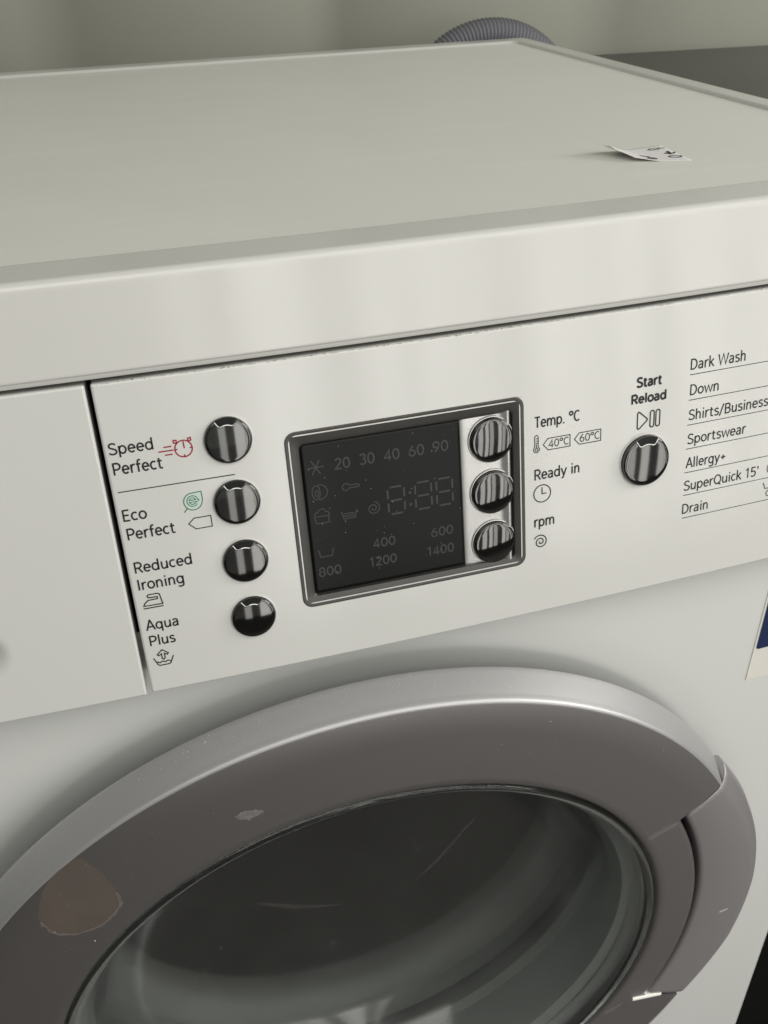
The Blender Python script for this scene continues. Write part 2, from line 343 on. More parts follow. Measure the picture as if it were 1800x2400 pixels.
GL = {
 ' ': (0.30, []), '.': (0.26, [[(0.10, 0.0), (0.10, 0.13)]]), "'": (0.2, [[(0.1, 1.0), (0.1, 0.72)]]), '/': (0.42, [[(0.02, -0.12), (0.38, 1.02)]]),
 '+': (0.62, [[(0.08, 0.40), (0.54, 0.40)], [(0.31, 0.17), (0.31, 0.63)]]), '\u00b0': (0.40, [ea(0.20, 0.80, 0.16, 0.165, 0, 360)]),
 'a': (0.53, [cr([(0.07, 0.59), (0.15, 0.655), (0.25, 0.67), (0.36, 0.63), (0.41, 0.50), (0.41, 0.25), (0.41, 0.0)]), cr([(0.41, 0.39), (0.26, 0.385), (0.12, 0.33), (0.06, 0.2), (0.11, 0.08), (0.21, 0.045), (0.33, 0.09), (0.41, 0.22)])]),
 'c': (0.47, [ea(0.27, 0.36, 0.215, 0.31, 50, 310)]),
 'd': (0.60, [bowl, [(0.485, 1.03), (0.485, 0.0)]]),
 'e': (0.54, [[(0.06, 0.37), (0.478, 0.37)]+ea(0.27, 0.36, 0.21, 0.31, 2, 318)]),
 'f': (0.36, [cr([(0.37, 0.97), (0.26, 0.985), (0.18, 0.92), (0.16, 0.80), (0.16, 0.4), (0.16, 0.0)]), [(0.02, 0.65), (0.34, 0.65)]]),
 'g': (0.60, [bowl, cr([(0.485, 0.70), (0.485, 0.3), (0.485, -0.06), (0.44, -0.2), (0.27, -0.26), (0.10, -0.21)])]),
 'h': (0.57, [[(0.09, 1.03), (0.09, 0.0)], arch(0.09)]),
 'i': (0.24, [[(0.12, 0.70), (0.12, 0.0)], [(0.12, 0.86), (0.12, 0.99)]]),
 'k': (0.50, [[(0.09, 1.03), (0.09, 0.0)], [(0.45, 0.70), (0.11, 0.32)], [(0.20, 0.43), (0.48, 0.0)]]),
 'l': (0.24, [[(0.12, 1.03), (0.12, 0.0)]]),
 'm': (0.90, [[(0.09, 0.70), (0.09, 0.0)], arch(0.09), arch(0.45)]),
 'n': (0.57, [[(0.09, 0.70), (0.09, 0.0)], arch(0.09)]),
 'o': (0.56, [ea(0.28, 0.36, 0.225, 0.31, 0, 360)]),
 'p': (0.60, [ea(0.31, 0.36, 0.215, 0.31, 0, 360), [(0.09, 0.70), (0.09, -0.27)]]),
 'q': (0.60, [bowl, [(0.485, 0.70), (0.485, -0.27)]]),
 'r': (0.38, [[(0.09, 0.70), (0.09, 0.0)], cr([(0.09, 0.40), (0.15, 0.58), (0.25, 0.665), (0.37, 0.66)])]),
 's': (0.47, [cr([(0.40, 0.60), (0.30, 0.665), (0.20, 0.665), (0.10, 0.60), (0.09, 0.48), (0.18, 0.40), (0.30, 0.35), (0.40, 0.27), (0.40, 0.13), (0.30, 0.05), (0.18, 0.045), (0.06, 0.11)])]),
 't': (0.40, [cr([(0.16, 0.88), (0.16, 0.5), (0.16, 0.2), (0.20, 0.08), (0.28, 0.045), (0.37, 0.06)]), [(0.02, 0.65), (0.35, 0.65)]]),
 'u': (0.57, [cr([(0.09, 0.70), (0.09, 0.45), (0.09, 0.27), (0.13, 0.11), (0.24, 0.045), (0.36, 0.10), (0.46, 0.27)]), [(0.465, 0.70), (0.465, 0.0)]]),
 'w': (0.78, [[(0.03, 0.70), (0.20, 0.03), (0.39, 0.67), (0.58, 0.03), (0.75, 0.70)]]),
 'y': (0.52, [[(0.03, 0.70), (0.26, 0.03)], cr([(0.49, 0.70), (0.37, 0.35), (0.25, 0.0), (0.18, -0.18), (0.06, -0.23)])]),
 'A': (0.66, [[(0.02, 0.0), (0.32, 0.98), (0.34, 0.98), (0.64, 0.0)], [(0.13, 0.33), (0.53, 0.33)]]),
 'B': (0.64, [[(0.11, 0.0), (0.11, 1.0)], [(0.11, 0.945), (0.32, 0.945)]+ea(0.32, 0.735, 0.2, 0.21, 90, -90)+[(0.11, 0.525)], [(0.32, 0.525)]+ea(0.33, 0.29, 0.235, 0.235, 90, -90)+[(0.11, 0.055)]]),
 'C': (0.64, [ea(0.37, 0.5, 0.29, 0.445, 50, 310)]),
 'D': (0.70, [[(0.11, 0.0), (0.11, 1.0)], [(0.11, 0.945), (0.28, 0.945)]+ea(0.29, 0.5, 0.33, 0.445, 90, -90)+[(0.11, 0.055)]]),
 'E': (0.56, [[(0.11, 0.0), (0.11, 1.0)], [(0.11, 0.945), (0.51, 0.945)], [(0.11, 0.52), (0.47, 0.52)], [(0.11, 0.055), (0.51, 0.055)]]),
 'I': (0.26, [[(0.13, 0.0), (0.13, 1.0)]]),
 'P': (0.62, [[(0.11, 0.0), (0.11, 1.0)], [(0.11, 0.945), (0.33, 0.945)]+ea(0.33, 0.69, 0.235, 0.255, 90, -90)+[(0.11, 0.435)]]),
 'Q': (0.76, [ea(0.37, 0.5, 0.31, 0.445, 0, 360), [(0.42, 0.2), (0.68, -0.07)]]),
 'R': (0.64, [[(0.11, 0.0), (0.11, 1.0)], [(0.11, 0.945), (0.33, 0.945)]+ea(0.33, 0.70, 0.225, 0.245, 90, -90)+[(0.11, 0.455)], [(0.33, 0.455), (0.59, 0.0)]]),
 'S': (0.60, [cr([(0.52, 0.83), (0.43, 0.92), (0.30, 0.95), (0.16, 0.90), (0.09, 0.77), (0.12, 0.63), (0.24, 0.55), (0.38, 0.48), (0.51, 0.38), (0.54, 0.24), (0.46, 0.10), (0.31, 0.05), (0.15, 0.08), (0.05, 0.19)])]),
 'T': (0.56, [[(0.02, 0.945), (0.54, 0.945)], [(0.28, 0.945), (0.28, 0.0)]]),
 'W': (0.98, [[(0.03, 1.0), (0.25, 0.03), (0.49, 0.97), (0.73, 0.03), (0.95, 1.0)]]),
 '0': (0.60, [ea(0.30, 0.5, 0.23, 0.445, 0, 360)]),
 '1': (0.48, [[(0.08, 0.78), (0.27, 0.95), (0.27, 0.0)]]),
 '2': (0.58, [cr([(0.08, 0.78), (0.17, 0.91), (0.30, 0.95), (0.44, 0.89), (0.49, 0.73), (0.42, 0.55), (0.25, 0.32), (0.07, 0.08)])+[(0.06, 0.055), (0.52, 0.055)]]),
 '3': (0.58, [cr([(0.08, 0.82), (0.18, 0.92), (0.31, 0.945), (0.44, 0.88), (0.47, 0.74), (0.40, 0.59), (0.26, 0.53)]), cr([(0.26, 0.53), (0.42, 0.48), (0.50, 0.32), (0.46, 0.15), (0.32, 0.055), (0.17, 0.07), (0.06, 0.16)])]),
 '4': (0.60, [[(0.42, 0.0), (0.42, 0.95), (0.05, 0.27), (0.56, 0.27)]]),
 '5': (0.58, [[(0.48, 0.945), (0.13, 0.945), (0.10, 0.50)], cr([(0.10, 0.50), (0.25, 0.58), (0.40, 0.54), (0.49, 0.40), (0.49, 0.24), (0.40, 0.10), (0.25, 0.05), (0.07, 0.12)])]),
 '6': (0.60, [cr([(0.44, 0.94), (0.25, 0.78), (0.11, 0.50), (0.075, 0.33)]), ea(0.30, 0.31, 0.225, 0.26, 0, 360)]),
 '8': (0.60, [ea(0.30, 0.72, 0.19, 0.225, 0, 360), ea(0.30, 0.28, 0.23, 0.235, 0, 360)]),
 '9': (0.60, [ea(0.30, 0.69, 0.225, 0.26, 0, 360), cr([(0.525, 0.67), (0.49, 0.50), (0.35, 0.22), (0.16, 0.06)])]),
}
def word(s, x, z, width, cap, material=None, parent=None, fn=None, off=0.00012, pen=0.140, name='printed_word', low=1.0):
    lines, adv = [], 0.0
    for ch in s:
        a, g = GL[ch]
        for ln in g: lines.append([(adv+p[0], p[1]) for p in ln])
        adv += a+0.045
    x0 = min(p[0] for l in lines for p in l)-pen/2; x1 = max(p[0] for l in lines for p in l)+pen/2
    kx = width/(x1-x0)
    L = []
    for l in lines:
        q = [(x+(p[0]-x0)*kx, z+p[1]*cap/low) for p in l]
        if l[0] == l[-1] and len(l) > 2: q[-1] = q[0]
        L.append(q)
    return strokes(name, L, pen*cap/low, material, parent, fn, off)
def strokes(name, lines, width=0.5, material=None, parent=None, fn=None, off=0.00012):
    fn = fn or S; V, Fc = [], []
    h = width/2000
    for ln in lines:
        closed = ln[0] == ln[-1] and len(ln) > 2
        P = [Vector((a/1000, b/1000)) for a, b in (ln[:-1] if closed else ln)]
        n = len(P); b0 = len(V)
        for i in range(n):
            p = P[i]; q = P[(i+1) % n] if closed or i < n-1 else None; o_ = P[i-1] if closed or i > 0 else None
            d1 = (p-o_).normalized() if o_ is not None else None; d2 = (q-p).normalized() if q is not None else None
            dd = ((d1 or d2)+(d2 or d1)); dd = dd.normalized() if dd.length > 1e-6 else (d1 or d2)
            nn = Vector((-dd.y, dd.x)); k = 1.0
            if d1 is not None and d2 is not None: k = min(1.8, 1/max(0.3, nn.dot(Vector((-d1.y, d1.x)))))
            for s in (1, -1):
                c = p+nn*h*k*s; V.append(fn(c.x, c.y, off))
        for i in range(n if closed else n-1):
            j = (i+1) % n; Fc.append((b0+2*i, b0+2*i+1, b0+2*j+1, b0+2*j))
    return part(name, V, Fc, material or INK, parent or panel, smooth=0)
def circ(cx, cz, r, a0=0, a1=360, n=28, rz=None):
    P = [(cx+r*math.cos(R(a0+(a1-a0)*i/n)), cz+(rz or r)*math.sin(R(a0+(a1-a0)*i/n))) for i in range(n+1)]
    if abs(a1-a0) == 360: P[-1] = P[0]
    return P
def spiral(cx, cz, r0, r1, turns, a0, n=40):
    return [(cx+(r0+(r1-r0)*i/n)*math.cos(R(a0+360*turns*i/n)), cz+(r0+(r1-r0)*i/n)*math.sin(R(a0+360*turns*i/n))) for i in range(n+1)]

# left column
word('Speed', -111.5, -64.8, 16.5, 4.6); word('Perfect', -111.1, -72.7, 18.6, 4.8)
strokes('printed_line', [[(-110.9, -79.6), (-66.6, -79.6)]], 0.4)
word('Eco', -111.0, -91.6, 9.2, 4.8); word('Perfect', -110.7, -99.4, 18.6, 4.8)
word('Reduced', -110.5, -113.7, 22.4, 4.7); word('Ironing', -110.4, -121.2, 18.0, 4.7)
word('Aqua', -110.6, -139.4, 13.1, 4.6); word('Plus', -110.2, -146.6, 10.4, 4.6)
# stop watch with speed lines
sw = [circ(-84.2, -66.25, 3.25)]
for a in (0, 180, 270): sw.append([(-84.2+3.2*math.cos(R(a)), -66.25+3.2*math.sin(R(a))), (-84.2+2.3*math.cos(R(a)), -66.25+2.3*math.sin(R(a)))])
sw.append([(-84.0, -63.4), (-83.9, -66.2)])
for a in (52, 132):
    c, s = math.cos(R(a)), math.sin(R(a)); px, pz = -84.2+4.2*c, -66.25+4.2*s
    q = [(px+0.8*c, pz+0.8*s), (px-0.7*s, pz+0.7*c), (px-0.8*c, pz-0.8*s), (px+0.7*s, pz-0.7*c)]; sw.append(q+[q[0]])
sw += [[(-91.5, -64.7), (-88.5, -64.7)], [(-93.6, -66.25), (-88.0, -66.25)], [(-91.4, -67.8), (-88.5, -67.8)]]
strokes('printed_symbol', sw, 0.5, REDINK)
# leaf with letter e, price tag
leaf = [(-80.4, -84.2), (-83.0, -84.3)]+circ(-84.0, -87.8, 3.5, 100, 345, 24)+[(-80.25, -87.0), (-80.4, -84.2)]
V = [S(a/1000, b/1000, 0.00006) for a, b in leaf[:-1]]
part('printed_symbol', V, [tuple(range(len(V)))], PALEGREEN, panel, smooth=0)
strokes('printed_symbol', [leaf, [(-86.3, -90.2), (-87.9, -91.8)]], 0.38, GREENINK)
ev = circ(-84.1, -87.6, 1.75, 0, 325, 24)
strokes('printed_symbol', [[(-85.8, -87.6), (-82.35, -87.6)]+ev], 1.15, GREENINK, off=0.00016)
strokes('printed_symbol', [[(-85.4, -87.6), (-82.6, -87.6)]+ev], 0.45, PALEGREEN, off=0.00022)
t = [(-87.0, -96.8), (-84.6, -94.7), (-78.15, -94.7), (-78.15, -99.2), (-84.4, -99.3)]
strokes('printed_symbol', [t+[t[0]]], 0.38)
# iron
t = [(-109.7, -128.4), (-109.0, -127.2), (-107.6, -126.1), (-103.9, -126.0), (-103.9, -125.1), (-107.4, -125.0), (-107.7, -124.2), (-107.2, -123.7), (-103.6, -123.7), (-102.9, -124.1), (-102.2, -128.5)]
strokes('printed_symbol', [t+[t[0]], [(-109.9, -129.5), (-102.1, -129.5)]], 0.48)
# tub with rising arrow
wv = [(-109.2+6.4*i/24, -154.6+0.28*math.sin(i/24*6*math.pi)) for i in range(25)]
ar = [(-106.0, -149.1), (-108.2, -151.0), (-107.7, -151.6), (-106.5, -150.9), (-106.5, -153.0), (-105.9, -153.6), (-105.3, -153.0), (-105.3, -150.9), (-104.2, -151.6), (-103.7, -151.0)]
strokes('printed_symbol', [[(-109.9, -152.4), (-108.5, -155.7), (-107.9, -156.1), (-104.0, -156.1), (-103.4, -155.7), (-101.9, -152.5)], wv, ar+[ar[0]]], 0.48)
# display captions
word('Temp. °C', 58.8, -81.2, 21.0, 4.8); word('Ready in', 58.7, -104.4, 21.2, 4.8); word('rpm', 58.4, -126.2, 9.6, 3.6, low=0.72)
th = [(59.0, -89.4), (59.0, -85.2), (59.25, -84.7), (59.8, -84.45), (60.35, -84.7), (60.6, -85.2), (60.6, -89.4)]+circ(59.8, -90.7, 1.35, 55, -235, 16)[0:]
strokes('printed_symbol', [th+[th[0]], circ(59.8, -90.7, 0.6), [(59.8, -90.2), (59.8, -88.3)]]+[[(59.5, -85.9-k), (60.4, -85.9-k)] for k in range(3)], 0.36)
for x0, tx in ((62.9, '40°C'), (77.4, '60°C')):
    t = [(x0, -89.1), (x0+2.2, -86.6), (x0+12.4, -86.6), (x0+12.4, -91.7), (x0+2.3, -91.7)]
    strokes('printed_symbol', [t+[t[0]]], 0.38); word(tx, x0+2.4, -90.8, 9.4, 3.5, pen=0.115)
strokes('printed_symbol', [circ(62.3, -110.9, 3.95), [(62.2, -108.0), (62.2, -111.0), (64.3, -111.0)]], 0.48)
strokes('printed_symbol', [spiral(61.3, -133.5, 0.4, 3.4, 2.0, 150)], 0.5)
# start button captions
word('Start', 106.1, -71.3, 12.8, 4.3, pen=0.225); word('Reload', 103.9, -78.3, 17.2, 4.1, pen=0.225)
pl = [(107.3, -82.9), (107.8, -82.2), (108.3, -82.4), (111.9, -85.6), (112.1, -86.1), (111.9, -86.6), (108.3, -89.7), (107.7, -89.8), (107.3, -89.2)]
sy = [pl+[pl[0]]]
for x0 in (113.5, 116.3):
    q = circ(x0+0.95, -83.4, 0.95, 0, 180, 8)+circ(x0+0.95, -88.9, 0.95, 180, 360, 8); sy.append(q+[q[0]])
strokes('printed_symbol', sy, 0.58)
# programme names
for s, z, wd, x0 in (('Dark Wash', -67.5, 27.5, 132.3), ('Down', -78.8, 14.4, 132.7), ('Shirts/Business', -90.1, 41.2, 132.6), ('Sportswear', -101.2, 30.6, 132.7),
                     ('Allergy+', -112.4, 20.9, 132.6), ("SuperQuick 15'", -123.3, 39.6, 132.2), ('Drain', -134.5, 13.6, 132.1)):
    word(s, x0, z, wd, 4.8, pen=0.126); strokes('printed_line', [[(132.3, z-2.1), (196, z-2.1)]], 0.34)
strokes('printed_symbol', [circ(179.5, -120.6, 2.9), [(179.5, -118.6), (179.5, -120.7)]], 0.4)
t = [(175.4, -127.9), (176.3, -130.6), (180.7, -130.6), (181.5, -127.9)]
strokes('printed_symbol', [[(175.0, -127.9), (175.6, -127.9)], t, [(178.5, -130.6), (178.5, -132.0)], circ(178.5, -133.2, 1.3)], 0.4)

# buttons ------------------------------------------------------------
def button(x, z, r, parent, proud=0.0018, base=0.0, dome=0.00022, window=True, name='button'):
    prof = [(1.10, 0.0, 0), (1.085, 0.0003, 0), (1.04, 0.0004, 0)]
    n = 48
    lip = [[S(x+q*r*math.cos(2*math.pi*i/n), z+q*r*math.sin(2*math.pi*i/n), base+h) for i in range(n)] for q, h in ((1.09, -0.0001), (1.075, 0.00035), (1.045, 0.0004), (1.02, 0.0001), (1.015, -0.001))]
    V, Fc = loft(lip); part('button_collar', V, Fc, WHITE if window else PLATE, parent, smooth=50)
    pr = [(1.005, -0.001), (1.005, proud-0.0007), (0.992, proud-0.0003), (0.965, proud-0.00005)]
    pr += [(q, proud+dome*(1-(q/0.965)**2)) for q in (0.9, 0.8, 0.65, 0.5, 0.35, 0.2, 0.08)]
    lp = [[S(x+q*r*math.cos(2*math.pi*i/n), z+q*r*math.sin(2*math.pi*i/n), base+h) for i in range(n)] for q, h in pr]
    V, Fc = loft(lp, cap1=True); fixn(part(name, V, Fc, CHROME, parent, smooth=45))
    if window:
        def wpt(q, a, dh): 
            h = proud+dome*max(0, 1-(q/0.965)**2)+dh
            return S(x+q*r*math.cos(R(a)), z+q*r*math.sin(R(a)), base+h)
        # dark indicator lens set into the upper edge with a bright trim round it
        def ring(half, q0, q1, h):
            P = [(q1, 90-half+2*half*i/10) for i in range(11)]
            P += [(q0, 90+half*0.82-2*half*0.82*i/10) for i in range(11)]
            return [wpt(q, a, h) for q, a in P]
        L = ring(28, 0.70, 1.03, 0.00012); part('indicator_light', L, [tuple(range(len(L)))], SCREEN, parent, smooth=0)
        def trim(hw, q0, q1): return [(q1, 90+hw), (q0+0.06, 90+hw*0.95), (q0, 90+hw*0.70), (q0+0.012, 90+hw*0.35), (q0+0.02, 90), (q0+0.012, 90-hw*0.35), (q0, 90-hw*0.70), (q0+0.06, 90-hw*0.95), (q1, 90-hw)]
        A = trim(31, 0.655, 1.01); B = trim(27, 0.715, 1.03); V = []
        for (qa, aa), (qb, ab) in zip(A, B): V += [wpt(qa, aa, 0.00008), wpt((qa+qb)/2, (aa+ab)/2, 0.00028), wpt(qb, ab, 0.00012)]
        Fc = []
        for i in range(len(A)-1):
            for k in (0, 1): Fc.append((3*i+k, 3*i+k+1, 3*i+k+4, 3*i+k+3))
        fixn(part('indicator_trim', V, Fc, CHROMEB, parent, smooth=60))
for k in range(4): button(-0.06733, -0.06545-0.02541*k, 0.0089, panel)
button(0.11121, -0.10441, 0.01115, panel, proud=0.0026)

# display ------------------------------------------------------------
def mmrr(q, r, off): return [SR(x, z, off) for x, z in rr(DX0+q, DX1-q, DZ0+q, DZ1-q, max(0.0006, r), nx=30, nz=24)]
V, Fc = loft([mmrr(-0.0002, 0.0045, -0.0005), mmrr(0, 0.0044, 0.0001), mmrr(0.0004, 0.0041, 0.0002), mmrr(0.0010, 0.0038, 0.00012), mmrr(0.0015, 0.0035, 0.0), mmrr(0.0038, 0.0026, -0.0008), mmrr(0.0047, 0.0022, -0.0012), mmrr(0.0051, 0.0020, -0.0017), mmrr(0.0053, 0.0018, -0.0034), mmrr(0.03, 0.0018, -0.0036)])
display = fixn(part('display', V, Fc, BEZEL, smooth=30))
display['label'] = 'dark display window with smoked frame and three buttons'
def slab(name, x0, x1, z0, z1, top, depth, r, material, bev=0.0008):
    L = [[SR(x, z, o_) for x, z in rr(x0+q, x1-q, z0+q, z1-q, r, nx=16, nz=16)] for q, o_ in ((0, top-depth), (0, top-bev), (bev*0.3, top-bev*0.3), (bev, top))]
    V, Fc = loft(L); n = len(V); g = 14
    for j in range(g+1):
        for i in range(g+1): V.append(SR(x0+bev+(x1-x0-2*bev)*i/g, z0+bev+(z1-z0-2*bev)*j/g, top))
    Fc += [(n+j*(g+1)+i, n+j*(g+1)+i+1, n+(j+1)*(g+1)+i+1, n+(j+1)*(g+1)+i) for j in range(g) for i in range(g)]
    return fixn(part(name, V, Fc, material, display, smooth=40))
SOFF = -0.0013
slab('screen', -0.0407, 0.0261, -0.1368, -0.0718, SOFF, 0.002, 0.0010, SCREEN, 0.0011)
# silver plate, turned up along its right edge
px = [0.0262, 0.0275, 0.0300, 0.0380, 0.0425, 0.0440, 0.0452, 0.0461, 0.0468, 0.0474, 0.0478]
ph = [-0.0031, -0.0027, -0.0026, -0.0026, -0.0026, -0.0024, -0.0019, -0.0013, -0.0009, -0.0008, -0.0012]
V, Fc = loft([[SR(x, -0.1400+(0.1400-0.0714)*j/14, h) for x, h in zip(px, ph)] for j in range(15)], closed=False)
fixn(part('button_plate', V, Fc, PLATE, display, smooth=60))
for k in range(3): button(0.04054-0.0004, -0.08356-0.02318*k, 0.0093, display, proud=0.0020, base=-0.0022, dome=0.00052, window=False, name='display_button')
GO = SOFF+0.0001
gk = dict(parent=display, fn=SR, off=GO, material=GHOST)
for s, x, z, wd, cap in (('20', -27.4, -84.2, 6.6, 4.7), ('30', -17.2, -84.0, 6.6, 4.7), ('40', -6.9, -84.0, 6.8, 4.7), ('60', 3.5, -84.0, 6.9, 4.7), ('90', 13.8, -84.0, 7.0, 4.7),
                         ('400', -14.5, -121.3, 10, 4.2), ('600', 11.1, -121.3, 10.1, 4.2), ('800', -38.5, -129.8, 9.8, 4.3), ('1200', -16.5, -129.5, 12, 4.2), ('1400', 9.0, -129.7, 12.2, 4.2)):
    word(s, x, z, wd, cap, name='screen_number', **gk)
for x0 in (-6.4, 5.4, 14.7):
    x1, zt, zb = x0+7.0, -95.7, -107.5; zm = (zt+zb)/2; gp = 1.0
    for a, b in (((x0+gp, zt), (x1-gp, zt)), ((x0+gp, zm), (x1-gp, zm)), ((x0+gp, zb), (x1-gp, zb)), ((x0, zt-gp), (x0, zm+gp)), ((x1, zt-gp), (x1, zm+gp)), ((x0, zm-gp), (x0, zb+gp)), ((x1, zm-gp), (x1, zb+gp))):
        strokes('screen_segment', [[a, b]], 0.75, **gk)
for z in (-99.4, -104.6):
    strokes('screen_dot', [circ(3.1, z, 0.3, n=10)], 0.6, **gk)
def sym(lines, wd=0.42): strokes('screen_symbol', lines, wd, **gk)
sym([[(-35-3.4*math.cos(R(a)), -81.9-3.4*math.sin(R(a))), (-35+3.4*math.cos(R(a)), -81.9+3.4*math.sin(R(a)))] for a in (0, 60, 120)], 0.5)
sym([circ(-34.4, -92.5, 3.1, -100, 100), circ(-35.9, -92.5, 1.6, rz=3.0), circ(-35.7, -92.9, 0.6, rz=1.3)])
sym([circ(-23.6, -92.2, 1.45, 25, 335)+[(-18.4, -92.8), (-17.9, -92.3), (-18.5, -91.7), (-22.2, -91.6)]])
def tub(x, z, s=1.0): return [(x-3.5*s, z+1.5), (x-3.1*s, z+1.5), (x-2.4*s, z-1.6), (x+2.4*s, z-1.6), (x+3.1*s, z+1.5), (x+3.5*s, z+1.5)]
cl = [(-37.2, -102.6), (-37.6, -101.8), (-37.0, -101.1), (-36.2, -101.2), (-35.8, -100.2), (-34.4, -99.7), (-33.2, -100.3), (-33.0, -101.2), (-32.0, -101.2), (-31.5, -102.0), (-31.9, -102.6)]
sym([tub(-34.6, -104.3), cl, [(-37+5*i/16, -102.9+0.2*math.sin(i*1.2)) for i in range(17)]])
sym([tub(-23.2, -104.2)]+[[(-25.4+4.4*i/16, zz+0.22*math.sin(i*1.2)) for i in range(17)] for zz in (-103.7, -104.8)])
sym([spiral(-12.9, -103.4, 0.4, 2.9, 1.8, 150)])
sym([tub(-34.4, -119.3)])

# door ---------------------------------------------------------------
ez = Vector((0, DT, 1)).normalized(); nrm = Vector((0, -1, DT)).normalized()
def D(q, a, h): return DC+Vector((q*math.cos(a), 0, 0))+ez*(q*math.sin(a))+nrm*h
A_T, A_B = R(28.2), R(-25.6)
full = [(0.1738, -0.0120), (0.1746, -0.0022), (0.1753, -0.0008), (0.1766, -0.0001), (0.180, 0.0), (0.1985, 0.0), (0.210, 0.0), (0.2275, 0.0), (0.2281, -0.0002), (0.2283, -0.0006), (0.2284, -0.0012), (0.2285, -0.0030), (0.2286, -0.0090), (0.2287, -0.0120), (0.2288, -0.0140), (0.2288, -0.0160), (0.220, -0.0180)]
cut = [(0.1738, -0.0120), (0.1746, -0.0022), (0.1753, -0.0008), (0.1766, -0.0001), (0.180, 0.0), (0.1968, 0.0), (0.1980, -0.0001), (0.1987, -0.0004), (0.1992, -0.0009), (0.1995, -0.0016), (0.1997, -0.0026), (0.1998, -0.004), (0.2000, -0.0080), (0.2002, -0.0120), (0.2003, -0.0140), (0.2004, -0.0160), (0.2005, -0.0180)]
V, Fc = [], []; cols = []
NF = 250
for i in range(NF+1): cols.append((A_T+(2*math.pi+A_B-A_T)*i/NF, full, 0))
NC = 50
for i in range(NC+1): cols.append((2*math.pi+A_B+(A_T-A_B)*i/NC, cut, 1))
for a, pr, k in cols:
    for q, h in pr:
        aa = a
        if k == 0 and q > 0.1985: aa = a+R(2.2)*(q-0.1985)/0.032*max(0, 1-(a-A_T)/R(9))
        V.append(D(q, aa, h))
n = len(full)
for c in range(len(cols)):
    c2 = (c+1) % len(cols)
    for i in range(n-1): Fc.append((c*n+i, c*n+i+1, c2*n+i+1, c2*n+i))
door = part('door', V, Fc, SILVER, smooth=40)
door['label'] = 'round silver porthole door'
rimp = [(0.2279, -0.0016), (0.2280, -0.0003), (0.2284, 0.0001), (0.2290, 0.0), (0.2296, -0.0006), (0.2301, -0.0016), (0.2305, -0.0030), (0.2309, -0.0040), (0.2336, -0.0112), (0.2348, -0.0146), (0.2353, -0.0160), (0.2354, -0.0168), (0.2348, -0.0175), (0.222, -0.0184)]
V, Fc = loft([[D(q, A_T+R(2.2)+(2*math.pi+A_B-A_T-R(2.4))*i/NF, h) for q, h in rimp] for i in range(NF+1)], closed=False)
fixn(part('door_rim', V, Fc, RIMS, door, smooth=40))
# handle: outer radius swells beside the cut
def hout(t):   # t 0 at the top end, 1 at the bottom end
    pts = [(0, 0.2378), (0.12, 0.2415), (0.3, 0.2455), (0.5, 0.2480), (0.75, 0.2475), (1.0, 0.2420)]
    for (a, b), (c, e_) in zip(pts, pts[1:]):
        if t <= c+1e-9: return b+(e_-b)*(t-a)/(c-a)
H = []
HT, HB = R(27.75), R(-24.9)
NH = 64
for i in range(NH+1):
    t = i/NH; a = HT+(HB-HT)*t; ro = hout(t); ri = 0.2033-0.0018*min(1, t*1.6)
    pr = [(ri+0.0006, -0.0150), (ri, -0.0030), (ri+0.0002, -0.0010), (ri+0.0009, -0.0001), (ri+0.0025, 0.0003), ((ri+ro)/2-0.004, 0.0004), (ro-0.0115, 0.0), (ro-0.0085, -0.0010), (ro-0.0055, -0.0026), (ro-0.0028, -0.0052), (ro-0.0010, -0.0085), (ro, -0.0120), (ro-0.0004, -0.0160), (ro-0.0030, -0.0185), (ro-0.012, -0.0190)]
    lp = []
    for q, h in pr:
        aa = a+R(2.2)*(q-0.2)/0.0305*max(0, 1-t/0.17)
        lp.append(D(q, aa, h))
    H.append(lp)
def shrink(lp, k, da):
    c = sum((Vector(p) for p in lp), Vector())/len(lp); tang = ez*da
    return [c+(Vector(p)-c)*k+tang for p in lp]
H = [shrink(H[0], 0.955, 0.0006)]+H+[shrink(H[-1], 0.955, -0.0005)]
H = [[p for p in lp] for lp in H]
V, Fc = loft(H, cap0=True, cap1=True)
fixn(part('door_handle', V, Fc, GRIPS, door, smooth=40))
# dark well behind the handle
V, Fc = loft([[D(q, R(-30+64*i/40), h) for i in range(41)] for q, h in ((0.1995, -0.0175), (0.222, -0.0185), (0.232, -0.0230))], closed=False)
fixn(part('handle_well', V, Fc, DARK, door, smooth=30))
# door's cut face below the handle, the window's glint on it painted near-white
def bar(q0, a0, q1, a1, wd, h, name, material):
    p0, p1 = D(q0, R(a0), h), D(q1, R(a1), h); ax = (p1-p0).normalized(); up = ax.cross(nrm).normalized()
    if up.z < 0: up = -up
    prof = [(-wd/2, -0.003), (-wd/2, 0.0000), (-wd*0.25, 0.0006), (wd*0.25, 0.0004), (wd/2, -0.0005), (wd/2, -0.004)]
    V, Fc = loft([[p+up*a+nrm*b for a, b in prof] for p in (p0, p0+ax*0.0004, p1-ax*0.0004, p1)], cap0=True, cap1=True)
    return fixn(part(name, V, Fc, material, door, smooth=50))
bar(0.1915, -26.75, 0.2125, -25.1, 0.0028, 0.0006, 'cut_face_glint', mat('glint_white', (0.93, 0.92, 0.87), 0.25))

